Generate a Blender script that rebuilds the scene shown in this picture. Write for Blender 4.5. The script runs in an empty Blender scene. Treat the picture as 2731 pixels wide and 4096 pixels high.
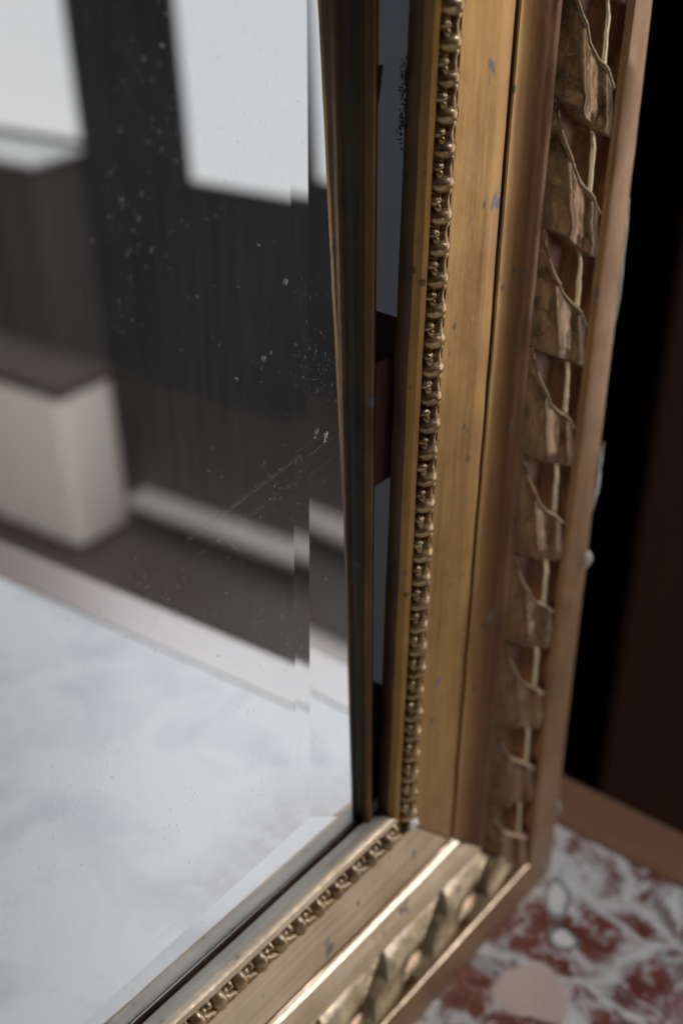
import bpy, bmesh, math, random
from mathutils import Vector, Matrix, noise
random.seed(7)
S = bpy.context.scene
C = bpy.data.collections.new('scene'); S.collection.children.link(C)

# ---------------------------------------------------------------- camera
cd = bpy.data.cameras.new('camera'); cam = bpy.data.objects.new('camera', cd); C.objects.link(cam)
S.camera = cam
cd.sensor_fit = 'VERTICAL'; cd.sensor_height = 36; cd.lens = 48.547
cd.clip_start = 0.01; cd.clip_end = 60
R = ((0.61449787, -0.7887509, 0.01625976), (0.40026371, 0.32946442, 0.85512698), (-0.67983919, -0.51896552, 0.51816355))
M = Matrix(R).transposed().to_4x4(); M.translation = Vector((-0.26843, -0.12726, 0.29694))
cam.matrix_world = M
cd.dof.use_dof = True; cd.dof.focus_distance = 0.247; cd.dof.aperture_fstop = 12.0; cd.dof.aperture_blades = 9
S.render.resolution_x = 682; S.render.resolution_y = 1024

# ---------------------------------------------------------------- light
w = bpy.data.worlds.new('World'); S.world = w; w.use_nodes = True
w.node_tree.nodes['Background'].inputs[0].default_value = (0.50, 0.52, 0.56, 1)
w.node_tree.nodes['Background'].inputs[1].default_value = 0.03
S.view_settings.view_transform = 'Standard'; S.view_settings.look = 'None'
S.view_settings.exposure = 0.0; S.view_settings.gamma = 1.0

def area(name, loc, target, sx, sy, power, col):
    l = bpy.data.lights.new(name, 'AREA'); l.shape = 'RECTANGLE'; l.size = sx; l.size_y = sy
    l.energy = power; l.color = col
    o = bpy.data.objects.new(name, l); C.objects.link(o); o.location = loc
    o.rotation_euler = (Vector(target) - Vector(loc)).to_track_quat('-Z', 'Y').to_euler()
    return o
area('daylight_near_window', (2.58, -1.15, -.05), (0, -.1, .1), 1.5, 2.3, 30, (1.0, .97, .93))
area('daylight_far_window', (2.40, -1.9, 2.7), (0, -.3, .1), 1.9, 1.6, 135, (.92, .96, 1.0))
box_fill = area('box_fill_light', (-.5, -.6, 1.0), (1.7, -2.5, -1.3), .7, .7, 16, (1.0, .93, .87)); box_fill.data.spread = math.radians(75)  # added unseen fill, its cone aimed at the reflected box

# ---------------------------------------------------------------- helpers
def tag(o, label=None, cat=None, kind=None, group=None):
    if label: o['label'] = label
    if cat: o['category'] = cat
    if kind: o['kind'] = kind
    if group: o['group'] = group
    return o
def empty(name, loc, label, cat, group=None):
    o = bpy.data.objects.new(name, None); C.objects.link(o); o.location = loc; o.empty_display_size = .02
    return tag(o, label, cat, group=group)
def link(name, me, mat=None, parent=None, smooth=False):
    if mat and not me.materials: me.materials.append(mat)
    o = bpy.data.objects.new(name, me); C.objects.link(o)
    if parent: o.parent = parent
    if smooth:
        for p in me.polygons: p.use_smooth = True
    return o
def pydata(name, vs, fs):
    me = bpy.data.meshes.new(name); me.from_pydata([tuple(v) for v in vs], [], fs); me.update(); return me
def frombm(name, bm, mat=None, parent=None, smooth=False):
    me = bpy.data.meshes.new(name); bm.to_mesh(me); bm.free(); return link(name, me, mat, parent, smooth)
def box(bm, x0, x1, y0, y1, z0, z1, bev=0.0, seg=2):
    r = bmesh.ops.create_cube(bm, size=1)
    for v in r['verts']:
        v.co = Vector(((x0+x1)/2+v.co.x*(x1-x0), (y0+y1)/2+v.co.y*(y1-y0), (z0+z1)/2+v.co.z*(z1-z0)))
    if bev:
        es = list({e for v in r['verts'] for e in v.link_edges})
        bmesh.ops.bevel(bm, geom=es, offset=bev, segments=seg, affect='EDGES', profile=.5)
def boxobj(name, x0, x1, y0, y1, z0, z1, mat, parent=None, bev=0.0, seg=2, smooth=False):
    bm = bmesh.new(); box(bm, x0, x1, y0, y1, z0, z1, bev, seg); return frombm(name, bm, mat, parent, smooth)
def tube(bm, pts, rads, n=7):
    rings = []
    for i, p in enumerate(pts):
        p = Vector(p); a = Vector(pts[max(i-1, 0)]); b = Vector(pts[min(i+1, len(pts)-1)])
        d = (b-a).normalized(); u = d.orthogonal().normalized()
        if i and rings:
            u = (rings[-1][0].co - Vector(pts[i-1])); u = (u - d*u.dot(d)).normalized()
        v = d.cross(u)
        rings.append([bm.verts.new(p + (u*math.cos(2*math.pi*k/n) + v*math.sin(2*math.pi*k/n))*rads[i]) for k in range(n)])
    for r0, r1 in zip(rings, rings[1:]):
        for k in range(n): bm.faces.new((r0[k], r0[(k+1) % n], r1[(k+1) % n], r1[k]))
    bm.faces.new(rings[0][::-1]); bm.faces.new(rings[-1])

# ---------------------------------------------------------------- materials
class NT:
    def __init__(s, name):
        s.m = bpy.data.materials.new(name); s.m.use_nodes = True; s.t = s.m.node_tree; s.n = s.t.nodes; s.l = s.t.links
        s.b = s.n['Principled BSDF']; s.co = s.n.new('ShaderNodeTexCoord').outputs['Object']
        s.geo = s.n.new('ShaderNodeNewGeometry').outputs['Position']
    def inp(s, sock, v):
        if isinstance(v, bpy.types.NodeSocket): s.l.new(v, sock)
        elif isinstance(v, (tuple, list)) and len(v) == 3 and sock.type == 'RGBA': sock.default_value = (*v, 1)
        else: sock.default_value = v
    def set(s, **k):
        for a, v in k.items(): s.inp(s.b.inputs[a.replace('_', ' ')], v)
    def mapping(s, vec, scale=(1, 1, 1), rot=(0, 0, 0), loc=(0, 0, 0)):
        m = s.n.new('ShaderNodeMapping'); s.l.new(vec, m.inputs[0]); m.inputs['Scale'].default_value = scale
        m.inputs['Rotation'].default_value = rot; m.inputs['Location'].default_value = loc; return m.outputs[0]
    def noise(s, vec, scale, detail=4, rough=.55, dist=0, out=0):
        m = s.n.new('ShaderNodeTexNoise'); s.inp(m.inputs['Vector'], vec); m.inputs['Scale'].default_value = scale
        m.inputs['Detail'].default_value = detail; m.inputs['Roughness'].default_value = rough; m.inputs['Distortion'].default_value = dist
        return m.outputs[out]
    def voro(s, vec, scale, feat='F1', out='Distance', rnd=1):
        m = s.n.new('ShaderNodeTexVoronoi'); m.feature = feat; s.inp(m.inputs['Vector'], vec); m.inputs['Scale'].default_value = scale
        m.inputs['Randomness'].default_value = rnd; return m.outputs[out]
    def ramp(s, f, stops, interp='LINEAR'):
        m = s.n.new('ShaderNodeValToRGB'); s.l.new(f, m.inputs[0]); e = m.color_ramp.elements; m.color_ramp.interpolation = interp
        while len(e) < len(stops): e.new(.5)
        for k, (p, c) in enumerate(stops):
            e[k].position = p; e[k].color = (c, c, c, 1) if isinstance(c, (int, float)) else (*c, 1)
        return m.outputs[0]
    def mix(s, f, a, b, mode='MIX'):
        m = s.n.new('ShaderNodeMix'); m.data_type = 'RGBA'; m.blend_type = mode
        s.inp(m.inputs[0], f); s.inp(m.inputs[6], a); s.inp(m.inputs[7], b); return m.outputs[2]
    def math(s, op, a, b=0, c=0):
        m = s.n.new('ShaderNodeMath'); m.operation = op
        s.inp(m.inputs[0], a); s.inp(m.inputs[1], b); s.inp(m.inputs[2], c); return m.outputs[0]
    def bump(s, h, strength=.3, dist=.001, normal=None):
        m = s.n.new('ShaderNodeBump'); m.inputs['Strength'].default_value = strength; m.inputs['Distance'].default_value = dist
        s.l.new(h, m.inputs['Height'])
        if normal: s.l.new(normal, m.inputs['Normal'])
        return m.outputs[0]

def gilt(name, base, dark, rough=.42, grain=(1, 1, 1), metal=.8, dust=0.0, spots=.5, bump=.25, lump=0.0, hollow_shade=None):
    t = NT(name)
    g = t.mapping(t.geo, scale=grain)
    n1 = t.noise(g, 900, 3, .6); n2 = t.noise(t.geo, 55, 4, .6); n3 = t.noise(g, 260, 3, .5)
    c = t.mix(t.ramp(n2, [(.32, 0), (.68, 1)]), dark, base)
    c = t.mix(t.ramp(n1, [(.3, .0), (.72, .45)]), c, tuple(min(1, x*1.35) for x in base))
    c = t.mix(t.ramp(n3, [(.35, .5), (.52, 0)]), c, dark)
    if hollow_shade:      # ornament's shadow painted as darker gilt along the outer half of the hollow
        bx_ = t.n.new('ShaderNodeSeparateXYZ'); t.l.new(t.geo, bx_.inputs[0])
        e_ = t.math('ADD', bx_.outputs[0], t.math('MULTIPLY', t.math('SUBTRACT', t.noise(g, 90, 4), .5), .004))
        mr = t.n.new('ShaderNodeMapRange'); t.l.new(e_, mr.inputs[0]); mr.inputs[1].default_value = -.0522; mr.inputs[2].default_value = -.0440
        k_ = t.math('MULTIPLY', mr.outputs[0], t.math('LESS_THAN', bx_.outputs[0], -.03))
        c = t.mix(k_, c, hollow_shade)
    # scattered dark flecks and grey-blue scars
    v = t.voro(t.mapping(t.geo, scale=(1, 1, .8)), 240); sel = t.noise(t.geo, 75, 2, .5)
    f = t.math('MULTIPLY', t.ramp(v, [(.10, 1), (.19, 0)]), t.ramp(sel, [(.50, 0), (.58, 1)]))
    c = t.mix(t.math('MULTIPLY', f, spots), c, (.035, .022, .018))
    big = t.noise(t.mapping(t.geo, scale=(1, 1, .6), loc=(.3, .1, .7)), 130, 3, .6)
    f2 = t.ramp(big, [(.665, 0), (.70, 1)])
    c = t.mix(t.math('MULTIPLY', f2, spots), c, (.10, .10, .12))
    met = t.math('MULTIPLY', t.math('SUBTRACT', 1, t.math('MULTIPLY', t.math('MAXIMUM', f, f2), spots)), metal)
    r = t.ramp(n3, [(.3, rough-.06), (.7, rough+.10)])
    if dust:
        nz = t.n.new('ShaderNodeSeparateXYZ'); t.l.new(t.n.new('ShaderNodeNewGeometry').outputs['Normal'], nz.inputs[0])
        dn = t.math('MULTIPLY', t.ramp(nz.outputs[2], [(.25, 0), (.8, 1)]), t.ramp(t.noise(t.geo, 600, 3, .6), [(.35, .25), (.6, 1)]))
        dn = t.math('MULTIPLY', dn, dust)
        c = t.mix(dn, c, (.34, .29, .26)); met = t.math('MULTIPLY', met, t.math('SUBTRACT', 1, dn))
    t.set(Base_Color=c, Metallic=met, Roughness=r)
    h = t.bump(n1, bump, .00012)
    h = t.bump(t.noise(t.geo, 420, 3, .6), .35, .0002+lump, h)
    t.b.inputs['Normal'].default_value = (0, 0, 0); t.l.new(h, t.b.inputs['Normal'])
    return t.m
VG = (1, 1, .045); HG = (.045, 1, 1)
G_side = gilt('gilt_vertical_grain', (.44, .25, .078), (.27, .125, .036), .42, VG, metal=.78, dust=.4, spots=.85, hollow_shade=(.15, .060, .020))
G_bot = gilt('lit_gilt_horizontal_grain', (.78, .58, .40), (.52, .35, .20), .38, HG, metal=.9, dust=.5, spots=.8)  # same gilt as the side, paler to paint in light from above
G_rim = gilt('bronze_rim', (.30, .160, .072), (.19, .095, .045), .42, (1, 1, .3), metal=.6, spots=.3)
G_bead = gilt('gilt_bead', (.50, .33, .15), (.17, .08, .035), .30, (1, 1, 1), metal=.85, dust=.55, spots=.4, lump=.0002)
G_rib_lit = gilt('lit_gilt_ribbon', (.62, .46, .27), (.30, .19, .10), .36, (1, 1, .5), metal=.7, dust=.6, spots=.8, lump=.0003)  # ribbon gilt of the bottom rail, its stronger light put into the colour
G_rib_shade = gilt('shaded_gilt_ribbon', (.25, .135, .055), (.085, .038, .016), .30, (1, 1, .5), metal=.7, dust=.2, spots=.7, lump=.0003)  # same ribbon gilt for the side rail, shade put into the colour
G_hilite = gilt('highlit_gilt_edge', (.80, .62, .42), (.50, .33, .18), .36, (1, 1, .5), metal=.75, spots=.4)  # paler gilt that paints highlights on ribbon rims and strips
G_slip = gilt('old_gilt_strip', (.10, .055, .018), (.012, .006, .005), .5, (1, 1, .03), metal=.3, spots=.8)

G_dark = gilt('dark_gilt', (.17, .070, .024), (.080, .030, .010), .5, (1, 1, .3), metal=.7)
TONE2 = gilt('streaky_old_gilt', (.20, .10, .038), (.045, .019, .009), .4, (1, 1, .03), metal=.6, spots=.9)
LIPF = gilt('toned_side', (.16, .085, .035), (.05, .024, .012), .5, VG, metal=.4)
DUSTY_LIT = gilt('dusty_lit_ledge', (.42, .385, .33), (.26, .235, .19), .6, HG, metal=.05, spots=.3)  # dust on the ledge, paled further to paint in window glare
t = NT('plaster'); t.set(Base_Color=(.74, .70, .64), Roughness=.95, Specular_IOR_Level=.1); PLASTER = t.m
t = NT('spacer_wood'); t.set(Base_Color=t.mix(t.noise(t.mapping(t.geo, scale=(1, 1, .1)), 300), (.07, .018, .012), (.13, .038, .022)), Roughness=.7); SPACER = t.m
t = NT('blue_grey_board'); t.set(Base_Color=t.mix(t.noise(t.geo, 60), (.024, .030, .041), (.030, .037, .048)), Roughness=.8); BLUE = t.m
t = NT('soot'); t.set(Base_Color=(.015, .012, .012), Roughness=.9); SOOT = t.m

# mirror: silvered surface with dust film, specks and scratches
t = NT('mirror_silver')
p = t.geo
streak = t.noise(t.mapping(p, scale=(1, 1, .05)), 420, 4, .7)
film = t.noise(p, 25, 4, .6)
base = t.math('MULTIPLY', t.ramp(streak, [(.35, .25), (.75, 1)]), t.ramp(film, [(.3, .3), (.7, 1)]))
haze = t.math('MULTIPLY', base, .042)
def specks(scale, lo, hi, sl, sh, seed):
    v = t.voro(t.mapping(p, scale=(1, 1, .7), loc=(seed, seed, 0)), scale)
    return t.math('MULTIPLY', t.ramp(v, [(lo, 1), (hi, 0)]), t.ramp(t.noise(p, 45, 3, .6), [(sl, 0), (sh, 1)]))
sp = t.math('MAXIMUM', specks(700, .10, .20, .48, .6, 0), t.math('MULTIPLY', specks(260, .05, .10, .42, .5, .3), 1.0))
sp = t.math('MAXIMUM', sp, t.math('MULTIPLY', specks(1300, .16, .28, .55, .62, .6), .6))
spk = t.math('MULTIPLY', sp, .22)
f = t.math('MAXIMUM', haze, spk)
dif = t.n.new('ShaderNodeBsdfDiffuse'); dif.inputs[0].default_value = (.62, .62, .64, 1)
t.set(Base_Color=(.90, .905, .91), Metallic=1.0, Roughness=.012)
mx = t.n.new('ShaderNodeMixShader'); t.l.new(f, mx.inputs[0]); t.l.new(t.b.outputs[0], mx.inputs[1]); t.l.new(dif.outputs[0], mx.inputs[2])
t.l.new(mx.outputs[0], t.n['Material Output'].inputs[0]); MIRROR = t.m
t = NT('dust'); t.set(Base_Color=(.55, .55, .55), Roughness=.9); DUST = t.m
t = NT('faint_dust'); t.set(Base_Color=(.26, .26, .26), Roughness=.9); DUST2 = t.m

# marble: red breccia with white and grey veins and a few pebble inclusions
t = NT('red_white_marble'); p = t.geo
warp = t.noise(p, 26, 4, .6, out=1)
wp = t.n.new('ShaderNodeVectorMath'); wp.operation = 'MULTIPLY_ADD'; t.l.new(warp, wp.inputs[0]); wp.inputs[1].default_value = (.02, .02, .02); t.l.new(p, wp.inputs[2])
wv = wp.outputs[0]
n1 = t.noise(wv, 30, 7, .62, .8); n2 = t.noise(t.mapping(wv, loc=(2, 1, 0)), 48, 7, .68, .7)
red = t.mix(t.ramp(t.noise(wv, 140, 4, .6), [(.3, 0), (.7, 1)]), (.11, .026, .020), (.21, .056, .040))
grey = t.mix(t.noise(wv, 120, 4), (.22, .22, .23), (.46, .45, .45))
c = t.mix(t.ramp(n1, [(.555, 0), (.63, 1)]), red, grey)
c = t.mix(t.ramp(n2, [(.57, 0), (.66, 1)]), c, (.70, .69, .67))
ed = t.voro(t.mapping(wv, scale=(1, .55, 1), rot=(0, 0, .5)), 24, 'DISTANCE_TO_EDGE')
fine = t.voro(t.mapping(wv, loc=(1, 2, 0), scale=(1, .7, 1)), 75, 'DISTANCE_TO_EDGE')
c = t.mix(t.math('MULTIPLY', t.ramp(fine, [(.0, .85), (.05, 0)]), t.ramp(t.noise(p, 60, 3), [(.45, 0), (.6, 1)])), c, (.60, .58, .57))
c = t.mix(t.math('MULTIPLY', t.ramp(t.noise(wv, 150, 5, .7, .5), [(.52, 0), (.62, 1)]), .75), c, (.62, .60, .59))
c = t.mix(t.ramp(ed, [(.0, .9), (.045, 0)]), c, (.66, .65, .64))
def oval(c, cx, cy, ax, ay, rot, col, rim=None, rw=.25):
    m = t.mapping(wv, loc=(0, 0, 0)); 
    sub = t.n.new('ShaderNodeVectorMath'); sub.operation = 'SUBTRACT'; t.l.new(wv, sub.inputs[0]); sub.inputs[1].default_value = (cx+.010, cy+.010, .010)
    ro = t.mapping(sub.outputs[0], rot=(0, 0, rot)); sc = t.mapping(ro, scale=(1/ax, 1/ay, 0))
    ln = t.n.new('ShaderNodeVectorMath'); ln.operation = 'LENGTH'; t.l.new(sc, ln.inputs[0]); L = ln.outputs['Value']
    if rim: c = t.mix(t.ramp(t.math('MULTIPLY', L, .5), [(.5+rw*.5, 1), (.5+rw*.5+.1, 0)]), c, rim)
    return t.mix(t.ramp(t.math('MULTIPLY', L, .5), [(.44, 1), (.53, 0)]), c, col)
c = oval(c, -.0040, -.0068, .0062, .0036, -.56, t.mix(t.noise(wv, 160), (.76, .75, .72), (.62, .61, .60)), (.24, .24, .25), .25)
c = oval(c, -.0165, -.0149, .0034, .0034, 0, (.72, .71, .68), (.15, .15, .16), .25)
c = oval(c, -.0400, -.0174, .0098, .0108, -.56, t.mix(t.noise(wv, 90), (.50, .34, .29), (.66, .54, .48)))
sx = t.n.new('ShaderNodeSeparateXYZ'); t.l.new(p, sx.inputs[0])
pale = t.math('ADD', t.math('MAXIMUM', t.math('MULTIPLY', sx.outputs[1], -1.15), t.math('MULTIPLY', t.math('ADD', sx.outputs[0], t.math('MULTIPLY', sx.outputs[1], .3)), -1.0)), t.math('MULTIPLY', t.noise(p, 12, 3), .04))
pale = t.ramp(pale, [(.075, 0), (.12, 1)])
glare_col = t.mix(t.ramp(t.noise(wv, 22, 5, .6, .5), [(.46, 0), (.74, 1)]), (.86, .86, .85), (.50, .50, .55))
c = t.mix(pale, c, glare_col)  # marble fades pale away from the frame: window glare painted in
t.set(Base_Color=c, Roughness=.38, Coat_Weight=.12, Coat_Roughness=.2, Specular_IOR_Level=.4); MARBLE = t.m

t = NT('brown_wood'); g = t.mapping(t.geo, scale=(1, .12, 1))
c = t.mix(t.noise(g, 220, 5, .65, .5), (.15, .066, .036), (.27, .14, .085))
t.set(Base_Color=c, Roughness=.30, Coat_Weight=.2, Coat_Roughness=.2); WOOD = t.m
def plain(name, col, rough=.6, col2=None, sc=8, **k):
    t = NT(name); t.set(Base_Color=t.mix(t.noise(t.geo, sc, 4), col, col2 or tuple(x*.7 for x in col)), Roughness=rough, **k); return t.m
FLOOR = plain('dark_floor', (.055, .045, .04), .35, (.035, .028, .024), 5)
WALL = plain('dark_wall', (.030, .033, .036), .8, (.022, .024, .027), 3)
WINFR = plain('window_frame_dark', (.035, .038, .042), .6)
CASE = plain('casing_grey', (.10, .09, .088), .6, (.08, .07, .07), 4)
SILL = plain('sill_white', (.75, .76, .76), .4, (.7, .71, .71))
WHITE = plain('pale_enamel', (.62, .57, .54), .45, (.58, .53, .50), 6)
BARP = plain('pale_bar', (.30, .28, .27), .5)
LID = plain('dark_lid', (.045, .030, .028), .6)
LIT_FLOOR = plain('lit_floor', (.42, .40, .38), .9, (.25, .23, .22), 2.5)
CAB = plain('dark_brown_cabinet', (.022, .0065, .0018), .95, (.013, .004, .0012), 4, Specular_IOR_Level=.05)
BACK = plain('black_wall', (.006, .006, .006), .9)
t = NT('daylight_pane'); t.set(Base_Color=(0, 0, 0), Roughness=.3, Emission_Color=t.mix(t.ramp(t.noise(t.geo, .9, 3), [(.4, 0), (.62, 1)]), (.73, .725, .72), (.68, .70, .72)), Emission_Strength=.95); PANE = t.m

# ---------------------------------------------------------------- gilt mirror
mirror = empty('wall_mirror', (0, 0, 0), 'old gilt framed mirror leaning over the marble table, its corner worn and chipped', 'mirror')
# moulding section: (distance from the outer edge, height towards the room)
P = [(.0008, -.016), (0, -.0150), (0, -.0006), (.0006, 0), (.0105, .0002), (.0113, -.0001), (.0117, -.0010), (.0129, -.0010), (.0132, .0001), (.0138, .0005),
     (.0146, .0001), (.0149, -.0013), (.0165, -.0020), (.0200, -.0022), (.0375, -.0022), (.0386, -.0016), (.0389, -.0003), (.0396, .0001), (.0414, 0), (.0420, -.0003),
     (.0427, -.0004), (.0440, -.0008), (.0460, -.0014), (.0485, -.0019), (.0510, -.0021), (.0522, -.0018), (.0533, -.0010), (.0541, .0001), (.0546, .0008), (.0551, .0012), (.0557, .0012),
     (.0560, .0009), (.0562, -.0001), (.0570, -.0001), (.0573, .0010), (.0578, .0012), (.0620, .0009), (.0655, .0006), (.0690, .0004), (.0725, .0003), (.0727, -.0018), (.0745, -.0024),
     (.0765, -.0026), (.0774, -.0016), (.0780, -.0002), (.0787, .0002), (.0796, -.0003), (.0803, -.0018), (.0803, -.0044), (.0800, -.0050), (.0740, -.0050), (.0700, -.0060), (.0600, -.0110), (.0500, -.016)]
zone = [0 if a < .0109 else (2 if .0727 < a < .078 else 1) for a, h in P]
def rail(side):
    L = .40 if side else .34; N = 120
    vs = []; fs = []; n = len(P)
    for k in range(N+1):
        tt = k/N
        for i, (a, h) in enumerate(P):
            if side:
                z = a + (L-a)*tt; aa = a
                if a < .02: aa = a - (.0034 if a < .002 else .0012 if a < .011 else 0)*(1-min(1, z/.14))*.0 + (.0027 if a < .002 else .0004 if a < .0116 else 0)*min(1.3, z/.25)*0
                x = -aa
                if a < .003: x += .0026 - .0212*z*1.0
                elif a < .0110: x += (.0018 if a > .008 else .0018) - .0090*z
            else:
                x = -(a + (L-a)*tt); z = a
                if a < .003: z += -.0022
                if k == 0:
                    if a < .003: x += .0026
                    elif a < .0110: x += .0018
            if not side and .0426 < a < .0548: h = h*2.0+.0004
            d = noise.noise(Vector((x*120, h*900, z*120)))*.00012 + noise.noise(Vector((x*25, a*300, z*25)))*.00018
            hh = h + (d if 2 < i < n-3 else 0)
            dd = noise.noise(Vector((x*90+7, 3, z*90)))*.00015 if i in (2, 3) else 0
            vs.append((x+(dd if side else 0), -hh, z+(0 if side else dd)))
    for k in range(N):
        for i in range(n):
            j = (i+1) % n; q = (k*n+i, k*n+j, (k+1)*n+j, (k+1)*n+i)
            fs.append(q if side else q[::-1])
    me = pydata('side_rail' if side else 'bottom_rail', vs, fs)
    me.materials.append(G_side if side else G_bot); me.materials.append(G_rim); me.materials.append(G_bead); me.materials.append(LIPF if side else DUSTY_LIT); me.materials.append(G_dark)
    for f in me.polygons:
        i = f.index % n
        f.material_index = 1 if P[i][0] < .0109 and P[(i+1) % n][0] < .0116 else (2 if zone[i] == 2 and zone[(i+1) % n] == 2 else (3 if P[i][0] > .08 and P[i][1] < -.0015 else (1 if .0128 < P[i][0] < .0146 else 4 if .0114 < P[i][0] < .0128 or .0146 <= P[i][0] < .0385 or (side and .0384 < P[i][0] < .0425) or .0558 < P[i][0] < .0572 else 0)))  # side rail's fillet beside the hollow darkened with painted shade
        f.use_smooth = True
    o = link(me.name, me, None, mirror)
    me.set_sharp_from_angle(angle=math.radians(32)) if hasattr(me, 'set_sharp_from_angle') else None
    return o
side = rail(True); bottom = rail(False)

# bead: fat drop with a pearl and a hooked tip; local axes: x outward across the rail, y along, z towards the room
def bead_mesh(seed):
    rn = random.Random(seed); bm = bmesh.new()
    j = lambda s=.0001: rn.uniform(-s, s)
    r = bmesh.ops.create_uvsphere(bm, u_segments=16, v_segments=10, radius=1)
    for v in r['verts']:
        v.co = Vector((v.co.x*.00275, v.co.y*.00205, v.co.z*.0024)); 
        if v.co.y > 0: v.co.x += v.co.y*.25
        v.co += Vector((.0004, -.0010, .0002))
    r = bmesh.ops.create_uvsphere(bm, u_segments=10, v_segments=8, radius=1)
    for v in r['verts']: v.co = Vector((v.co.x*.00112, v.co.y*.00100, v.co.z*.0015)) + Vector((-.00140+j(.0002), .0019+j(.0002), .0002))
    tube(bm, [(.0002, -.0004, .0010), (.0004, .0008, .0014), (.0007, .0018, .0013), (.0009, .0027, .0014), (.0013, .0033, .0015), (.0019, .0032, .0013), (.0021, .0028, .0009)],
         [.0013, .0010, .00072, .0006, .00062, .0006, .0004], 8)
    tube(bm, [(-.0004, -.0002, .0009), (-.0010, .0008, .0008), (-.0014, .0016, .0003)], [.0010, .0007, .0006], 8)
    r = bmesh.ops.create_uvsphere(bm, u_segments=8, v_segments=6, radius=.0006)
    for v in r['verts']: v.co += Vector((-.0012, .0021, .0011))
    for v in bm.verts: v.co += noise.noise_vector(v.co*900+Vector((seed*7, 0, 0)))*.00010
    me = bpy.data.meshes.new('bead'); bm.to_mesh(me); bm.free()
    for p_ in me.polygons: p_.use_smooth = True
    me.materials.append(G_bead); return me
BM = [bead_mesh(s) for s in range(6)]
def orient(o, x, y, z, side_rail, jit):
    X = Vector((1, 0, 0)) if side_rail else Vector((0, 0, -1)); Yv = Vector((0, 0, 1)) if side_rail else Vector((1, 0, 0)); Zv = Vector((0, -1, 0))
    m = Matrix((X, Yv, Zv)).transposed() @ Matrix.Rotation(random.uniform(-jit, jit), 3, 'Z') @ Matrix.Diagonal((random.uniform(.96, 1.04),)*3)
    m = m.to_4x4(); m.translation = Vector((x, y, z)); o.matrix_local = m
z0, pitch = .2476+.0058*24, .0058
for k in range(54):
    z = z0 - k*pitch
    if z < .0792: break
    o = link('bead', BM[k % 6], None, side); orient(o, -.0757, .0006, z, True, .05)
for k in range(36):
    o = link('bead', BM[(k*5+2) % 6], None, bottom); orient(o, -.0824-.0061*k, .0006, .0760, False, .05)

# twisted ribbon ornament, one wrap per piece; local x across (0 inner .. 1 outer), y along, z towards the room
UL = .0251; UW = .0229
def sstep(a, b, x):
    x = max(0, min(1, (x-a)/(b-a))); return x*x*(3-2*x)
WR = [(0, -.3), (.03, 1.6), (.09, 3.3), (.16, 4.5), (.21, 5.3), (.245, 5.65), (.28, 5.2), (.36, 4.6), (.46, 4.3), (.55, 4.6), (.61, 5.4), (.65, 5.8), (.70, 5.4), (.80, 4.7), (.90, 4.0), (.965, 2.6), (1, -.3)]
HO = [(0, -.3), (.03, 1.2), (.07, 1.9), (.11, 1.9), (.16, 1.4), (.25, .9), (.40, .6), (.54, .7), (.61, 1.5), (.655, 3.1), (.69, 3.6), (.74, 3.4), (.78, 2.0), (.83, .6), (.9, .1), (1, -.3)]
TT = [(0, .93), (.06, .90), (.09, .83), (.12, .77), (.16, .715), (.21, .665), (.28, .61), (.40, .565), (.55, .515), (.70, .46), (.82, .415), (1, .36)]
def crv(tab, x):
    for (a, p_), (b, q) in zip(tab, tab[1:]):
        if x <= b:
            f_ = (x-a)/(b-a); f_ = f_*.6 + .4*f_*f_*(3-2*f_); return p_+(q-p_)*f_
    return tab[-1][1]
def rib_h(v, t_):
    T1 = min(crv(TT, v), .93)
    wrap = crv(WR, v)*(1.10-.72*t_+.12*t_*t_)
    fl = 1 if t_ > .10 else 1-.10*(1-t_/.10)
    hol = crv(HO, v)*(1-.15*sstep(.85, 1, t_))
    k = sstep(T1-.002, T1+.026, t_)
    h = wrap*fl*(1-k) + hol*k
    h += .58*math.exp(-((t_-T1+.006)/.018)**2)*sstep(0, .1, v)*(1-sstep(.9, 1, v)*.6)
    return h*.001
def ribbon_mesh(seed):
    rn = random.Random(seed); NV, NTt = 56, 112
    vs = []; fs = []
    ts = [-.004]+[.0]+[i/(NTt-2) for i in range(1, NTt-1)]
    off = Vector((seed*3.1, 0, 0))
    NA, NB = 46, 8; nr = 1+NA+NB+44
    for j in range(nr+1):
        for i in range(NV+1):
            v = i/NV; T1 = min(crv(TT, v), .93)
            if j == 0: t_ = -.004
            elif j <= NA: t_ = (T1-.035)*((j-1)/(NA-1))
            elif j <= NA+NB+4: t_ = T1-.035+.075*((j-NA)/(NB+4))
            else: t_ = T1+.04+(1-T1-.04)*((j-NA-NB-4)/(nr-NA-NB-4))
            s0 = .50*(1-v)**1.15 + .012*math.sin(v*math.pi*2+seed)
            y = (s0+max(t_, 0))*UL
            h = rib_h(v, max(t_, 0)) if j else -.0006
            q = Vector((v*UW, y, h))
            if j:
                h += noise.noise(q*300+off)*.00016 + noise.noise(q*1100+off)*.00006
                y += noise.noise(q*300+off+Vector((0, 9, 0)))*.0003
            x = v*UW + noise.noise(q*260+off+Vector((5, 0, 0)))*.00022
            # the piece waists in at the hollow
            wst = .0010*sstep(.55, .8, t_)*(2*v-1)
            vs.append((x-wst, y, h))
    for j in range(nr):
        for i in range(NV):
            a = j*(NV+1)+i; fs.append((a, a+1, a+NV+2, a+NV+1))
    me = pydata('ribbon_twist', vs, fs); me.materials.append(G_rib_shade); me.materials.append(G_hilite); me.materials.append(G_dark)
    for p_ in me.polygons:
        j, i = divmod(p_.index, NV); v = (i+.5)/NV
        if (NA+3 <= j <= NA+8 and v > .10) or (j > NA+12 and .655 < v < .75): p_.material_index = 1
        elif j > NA+9 and v > .09: p_.material_index = 2  # recess shade painted onto the hollow faces
    for p_ in me.polygons: p_.use_smooth = True
    return me
RM = [ribbon_mesh(s) for s in range(5)]
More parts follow.
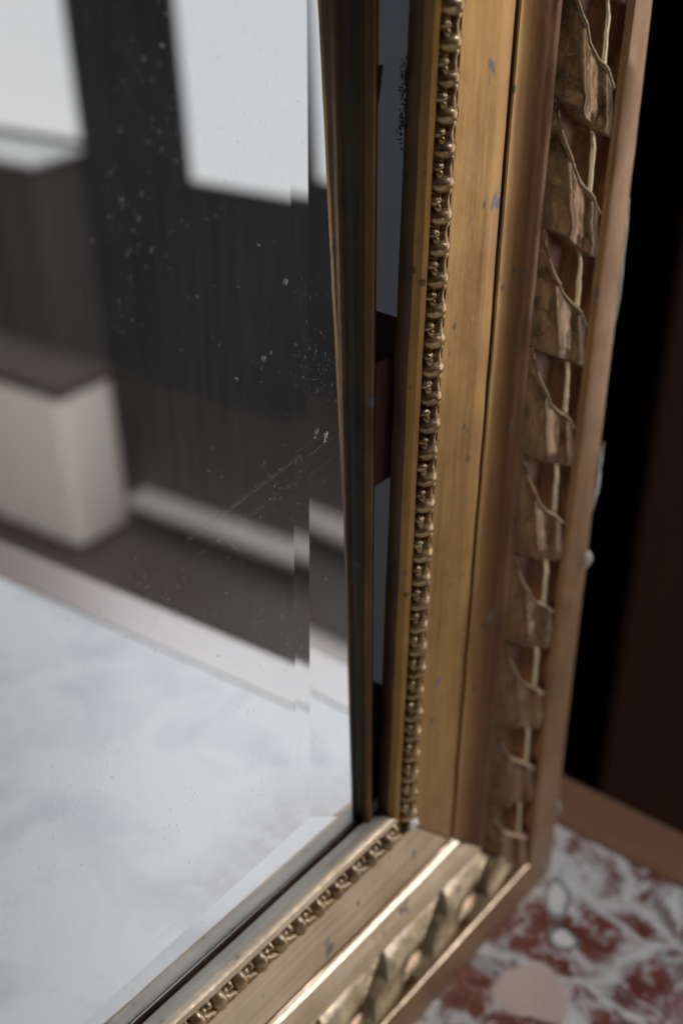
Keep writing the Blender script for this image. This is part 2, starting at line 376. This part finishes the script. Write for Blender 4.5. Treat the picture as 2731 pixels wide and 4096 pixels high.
RML = [m_.copy() for m_ in RM]
for m_ in RML: m_.name = 'ribbon_twist_lit'; m_.materials[0] = G_rib_lit; m_.materials[2] = G_rib_shade
ztip = .1930
def place_ribbon(me, m, parent, side_rail):
    xs = [m @ v.co for v in me.vertices]; sg = 1 if side_rail else -1
    d = [sg*(p_.x+p_.z) for p_ in xs]
    if max(d) < 0: return
    if min(d) < 0:      # the piece meets the mitre: cut it there
        bm = bmesh.new(); bm.from_mesh(me); inv = m.inverted()
        bmesh.ops.bisect_plane(bm, geom=bm.verts[:]+bm.edges[:]+bm.faces[:], plane_co=inv @ Vector((0, 0, 0)), plane_no=(inv.to_3x3() @ Vector((sg, 0, sg))).normalized(), clear_inner=True)
        me = me.copy(); bm.to_mesh(me); bm.free()
    o = link('ribbon_twist', me, None, parent); o.matrix_local = m
for n_ in range(8, -9, -1):
    m = Matrix(((1, 0, 0), (0, 0, -1), (0, 1, 0))).to_4x4(); m.translation = Vector((-.0389, .0022, ztip+n_*UL))
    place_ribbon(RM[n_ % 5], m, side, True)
for n_ in range(-3, 12):
    m = Matrix(((0, 1, 0), (0, 0, -1), (-1, 0, 0))).to_4x4(); m.translation = Vector((-.0688-.0246*n_, .0022, .0389))
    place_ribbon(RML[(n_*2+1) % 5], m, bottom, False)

# chipped plaster on the outer edge and at the mitre
def chip(x, y, z, sx, sy, sz, seed, parent):
    bm = bmesh.new(); bmesh.ops.create_icosphere(bm, subdivisions=3, radius=1)
    for v in bm.verts:
        v.co = Vector((v.co.x*sx, v.co.y*sy, v.co.z*sz)) * (1+.55*noise.noise(v.co*1.7+Vector((seed, 0, 0)))+.3*noise.noise(v.co*5))
    o = frombm('plaster_chip', bm, PLASTER, parent, True); o.location = (x, y, z); return o
chip(-.0002, .0006, .1085, .0016, .0016, .0024, 1, side)
chip(-.0004, .0003, .1330, .0007, .0010, .0085, 2, side)
chip(.0022, .0004, .0230, .0007, .0010, .0022, 3, side)
chip(-.0016, .0003, .1850, .0004, .0006, .0160, 5, side)
chip(-.0735, -.0004, .0738, .0016, .0010, .0012, 4, bottom)
bm = bmesh.new(); mp = [(-a, -h-.00008, a) for a, h in P if .0575 <= a <= .0726]
tube(bm, mp, [.00016]*len(mp), 5); frombm('mitre_crack', bm, SOOT, bottom)
chip(-.0730, .0001, .0738, .0007, .0006, .0006, 9, bottom)
chip(-.0575, -.0010, .0570, .0006, .0005, .0006, 6, bottom)
chip(-.0205, -.0012, .1985, .0011, .0008, .0010, 8, side)

# the silvered glass leans back a little from the frame, with a two-step bevel
TH = .0384
gl = lambda x, z, off: Vector((x, .0059+(z-.0803)*TH+off, z))
def outline(z, which):   # x of the bevel line at height z
    return {'A': -.1051+(z-.0994)*.036, 'B': -.1008+(z-.0963)*.036}[which] if which != 'E' else -.0846
gx0, gz1, OFF = -.45, .60, .0010
zA, zB, zE = .0961, .0918, .0806
cA = Vector((outline(zA, 'A'), 0, zA)); cB = Vector((outline(zB, 'B'), 0, zB)); cE = Vector((-.0846, 0, zE))
mid = [gl(gx0, zA-.004, OFF), gl(cA.x, cA.z, OFF), gl(outline(gz1, 'A'), gz1, OFF), gl(gx0, gz1, OFF)]
rA, rB = .0043*math.tan(math.radians(.6)), .0150*math.tan(math.radians(3.1))
mid[0] = gl(gx0, .0880, OFF)
glass = link('glass', pydata('glass', mid, [(0, 1, 2, 3)]), MIRROR, mirror)
# outer steps of the bevel
bB0, bB1 = gl(cB.x, cB.z, OFF-rA), gl(outline(gz1, 'B'), gz1, OFF-rA)
me = pydata('bevel', [mid[1], bB0, bB1, mid[2]], [(0, 1, 2, 3)]); link('bevel', me, MIRROR, glass)
me = pydata('bevel', [bB0, gl(cE.x, cE.z, OFF-rA-rB), gl(-.0846, gz1, OFF-rA-rB), bB1], [(0, 1, 2, 3)]); link('bevel', me, MIRROR, glass)
lB = gl(gx0, .0825, OFF-rA)
me = pydata('bevel', [mid[0], lB, bB0, mid[1]], [(0, 1, 2, 3)]); link('bevel', me, MIRROR, glass)
me = pydata('bevel', [lB, gl(gx0, zE, OFF-rA-rB), gl(cE.x, cE.z, OFF-rA-rB), bB0], [(0, 1, 2, 3)]); link('bevel', me, MIRROR, glass)
# back of the glass (thickness)
vs = [gl(gx0, zE, .0035), gl(-.0846, zE, .0035), gl(-.0846, gz1, .0035), gl(gx0, gz1, .0035)]
link('glass_back', pydata('glass_back', vs, [(3, 2, 1, 0)]), SOOT, glass)

# flake and scratch marks on the glass
def flake(x, z, r, seed):
    bm = bmesh.new(); rn = random.Random(seed)
    for k in range(46):
        a = rn.uniform(0, 6.28); d = rn.uniform(0, r)**1.0; cx, cz = x+math.cos(a)*d*.45+math.sin(a)*d*.3, z+math.sin(a)*d*.75
        n = 7; s_ = r*rn.uniform(.05, .17); a0 = rn.uniform(0, 3)
        f0 = [gl(cx+math.cos(a0+2*math.pi*q/n)*s_*rn.uniform(.4, 1.1), cz+math.sin(a0+2*math.pi*q/n)*s_*rn.uniform(.4, 1.1), OFF-(.0013 if x > -.1 else .0002)-.0001*rn.random()) for q in range(n)]
        bm.faces.new([bm.verts.new(q) for q in f0])
    return bm
o = frombm('dust_flake', flake(-.0945, .1790, .0014, 3), DUST, glass)
o = frombm('dust_flake', flake(-.1026, .2106, .0007, 4), DUST, glass)
o = frombm('dust_flake', flake(-.1090, .1990, .0006, 5), DUST, glass)
bm = bmesh.new(); rn = random.Random(11)
for k in range(900):       # two wiping scratches made of fine dots and short strokes
    tt = rn.random()**.8; ln = rn.choice((0, 0, 0, 1))
    x = -.0900-.0400*tt + rn.gauss(0, .0002); z = .1782-.0046*tt - ln*.0042 + rn.gauss(0, .00004 if k % 3 else .00018)
    s_ = rn.uniform(.000012, .000042)
    d = Vector((-.040, 0, -.0046)).normalized()*s_*rn.uniform(1, 3.5); u = Vector((.1, 0, -1))*s_*.6
    y = gl(x, z, OFF-(.0013 if x > -.1 else .0003)).y
    c0 = Vector((x, y, z)); bm.faces.new([bm.verts.new(c0+q) for q in (-d-u, d-u, d+u, -d+u)])
o = frombm('scratch_marks', bm, DUST2, glass); o['kind'] = 'stuff'
bm = bmesh.new()
for k in range(260):       # dust grains
    x = -.090-abs(rn.gauss(0, .036)); z = rn.uniform(.11, .27); s_ = rn.uniform(.00002, .00008)*(1 if rn.random() < .93 else 2)
    y = gl(x, z, OFF-.0012 if x > -.1 else OFF-.0002).y; n = 5
    bm.faces.new([bm.verts.new(Vector((x+math.cos(q*1.257)*s_, y, z+math.sin(q*1.257)*s_*rn.uniform(.8, 1.6)))) for q in range(n)])
o = frombm('dust_grains', bm, DUST, glass); o['kind'] = 'stuff'

# old gilt strip standing on the edge of the glass, gap behind the frame with a wooden block, soot and blue-grey backing
N = 90; vs = []; fs = []
sec = []
for k in range(N+1):
    z = .0790+(.60-.0790)*k/N
    yb = .0059+(z-.0803)*TH; yf = .0037 + (z-.0894)*.0262 
    j1 = noise.noise(Vector((0, 0, z*160)))*.00012
    dep = yb-yf
    prof = [(-.0836, yb+.003), (-.0850, yb+.003), (-.0850, yb-dep*.30), (-.08535, yb-dep*.42), (-.0851, yb-dep*.50), (-.0855, yb-dep*.62), (-.0852, yb-dep*.8), (-.0850, yf+.0002), (-.0846, yf+j1), (-.0838, yf+.0002)]
    vs += [(x+noise.noise(Vector((i*3, 1, z*300)))*.00006, y, z) for i, (x, y) in enumerate(prof)]
n = 10
for k in range(N):
    for i in range(n): fs.append((k*n+i, k*n+(i+1) % n, (k+1)*n+(i+1) % n, (k+1)*n+i))
me = pydata('inner_strip', vs, fs); strip = link('inner_strip', me, G_slip, mirror); me.materials.append(TONE2)
for p_ in me.polygons:
    if p_.index % 10 in (4, 5, 6, 7, 8): p_.material_index = 1
vs = [(x, y, z) for x in (-.60, -.0836) for (y, z) in ((.0058, .0786), (.0058, .0800), (.0090, .0800), (.0090, .0786))]
link('lower_strip', pydata('lower_strip', vs, [(0, 1, 5, 4), (1, 2, 6, 5), (2, 3, 7, 6), (3, 0, 4, 7)]), G_slip, mirror)
boxobj('spacer_block', -.0832, -.0640, .0065, .0300, .164, .1905, SPACER, mirror, .0004)
boxobj('spacer_block', -.0832, -.0640, .0075, .0300, .079, .100, SPACER, mirror, .0004)
bm = bmesh.new(); rn = random.Random(5)
for (x, y, z, n_, sp_) in ((-.0815, .009, .1925, 60, .0008), (-.0803, .0050, .2400, 150, .0022), (-.0803, .0050, .2330, 90, .0016)):
    for q in range(n_):
        a = Vector((x+rn.uniform(-1, 1)*.001, y+rn.uniform(-1, 1)*.0007, z+rn.gauss(0, sp_))); s_ = rn.uniform(.00008, .00026)
        r = bmesh.ops.create_icosphere(bm, subdivisions=1, radius=s_)
        for v in r['verts']: v.co = v.co + a + noise.noise_vector(v.co*3000)*s_*.5
tube(bm, [(-.0836, .0075, .2430), (-.0832, .0085, .2395), (-.0822, .0095, .2365), (-.0818, .0098, .2350)], [.0004, .0007, .0006, .0001], 6)
o = frombm('soot_debris', bm, SOOT, mirror); o['kind'] = 'stuff'

# ---------------------------------------------------------------- marble top with wooden edging
table = empty('marble_table', (0, 0, -.03), 'red, white and grey veined marble top with a brown wooden border, under the mirror', 'table')
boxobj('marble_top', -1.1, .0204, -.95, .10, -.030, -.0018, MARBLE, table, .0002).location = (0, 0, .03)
boxobj('wood_border', .0206, .0405, -.97, .10, -.034, -.0016, WOOD, table, .0003, 3).location = (0, 0, .03)
boxobj('table_body', -1.08, .03, -.93, .09, -.30, -.035, WOOD, table).location = (0, 0, .03)

# ---------------------------------------------------------------- dark surroundings
def struct(o): o['kind'] = 'structure'; return o
struct(boxobj('floor', -2.5, 4.5, -6.5, 1.0, -1.55, -1.50, FLOOR))
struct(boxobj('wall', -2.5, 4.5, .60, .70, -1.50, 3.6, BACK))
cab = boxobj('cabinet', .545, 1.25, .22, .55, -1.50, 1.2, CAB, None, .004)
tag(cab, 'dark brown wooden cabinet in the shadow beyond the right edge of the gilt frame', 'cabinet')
struct(boxobj('ceiling', -2.5, 4.5, -6.5, 1.0, 3.6, 3.7, WALL))
struct(boxobj('wall', -2.5, .31, .25, .28, -1.5, 3.6, BLUE))
# window wall at x = 2.65 with openings
wl = bmesh.new()
for (y0, y1, a, b) in ((-6.5, -4.75, -1.5, 3.6), (-3.20, -2.78, -1.5, 3.6), (-1.95, 1.0, -1.5, 3.6), (-4.75, -3.20, -1.5, -.745), (-2.78, -1.95, -1.5, -.81), (-4.75, -3.20, 2.7, 3.6), (-2.78, -1.95, 2.7, 3.6)):
    box(wl, 2.65, 2.85, y0, y1, a, b)
struct(frombm('window_wall', wl, WALL))
def window(y0, y1, z0, label):
    e = empty('window', (2.645, (y0+y1)/2, z0), label, 'window')
    fr = bmesh.new(); z1 = 2.7; wd = .012
    for (a, b, c_, d) in ((y0, y0+wd, z0, z1), (y1-wd, y1, z0, z1), (y0+wd, y1-wd, z0, z0+wd), (y0+wd, y1-wd, z1-wd, z1)):
        box(fr, .008, .05, a-(y0+y1)/2, b-(y0+y1)/2, c_-z0, d-z0)
    frombm('window_frame', fr, WINFR, e)
    boxobj('pane', .02, .03, y0+wd-(y0+y1)/2, y1-wd-(y0+y1)/2, wd, z1-z0-wd, PANE, e)
window(-4.75, -3.21, -.74, 'far tall bright window, left of the dark pier in the mirror reflection')
window(-2.77, -1.95, -.805, 'near tall bright window, right of the dark pier in the mirror reflection')
rc = empty('radiator_casing', (2.44, -3.21, -1.5), 'grey casing with a white top under the left reflected window', 'casing')
boxobj('casing', .0, .20, -1.6, 0, 0, .735, CASE, rc, .01)
boxobj('casing_top', -.012, .205, -1.6, 0.012, .737, .757, SILL, rc, .012, 3)
bx = empty('storage_box', (1.726, -2.36, -1.5), 'low pale enamelled box with a dark lid, blurred in the left of the mirror', 'box')
boxobj('box_body', 0, .189, -1.04, 0, 0, .447, WHITE, bx, .03, 4, True)
boxobj('lid', -.002, .191, -1.042, .002, .425, .462, LID, bx, .012, 3, True)
rg = boxobj('lit_floor_patch', .45, 1.62, -1.95, .2, -1.499, -1.488, LIT_FLOOR, None, .004)  # added pale sheet that paints the brighter, lit floor
tag(rg, 'flat pale sheet painting the lit part of the dark floor between the table and the low bench', 'lit_floor_patch')
br = empty('low_bench', (1.93, -1.7, -1.5), 'low bench with a pale top board, shade beneath as a black board, right of the pale box in the mirror', 'bench')
boxobj('top_board', -.02, .060, -.68, .9, .050, .072, BARP, br, .004)
boxobj('bar_shade', -.02, .07, -.66, .88, 0, .048, SOOT, br)  # black board put in as the shadow under the bar
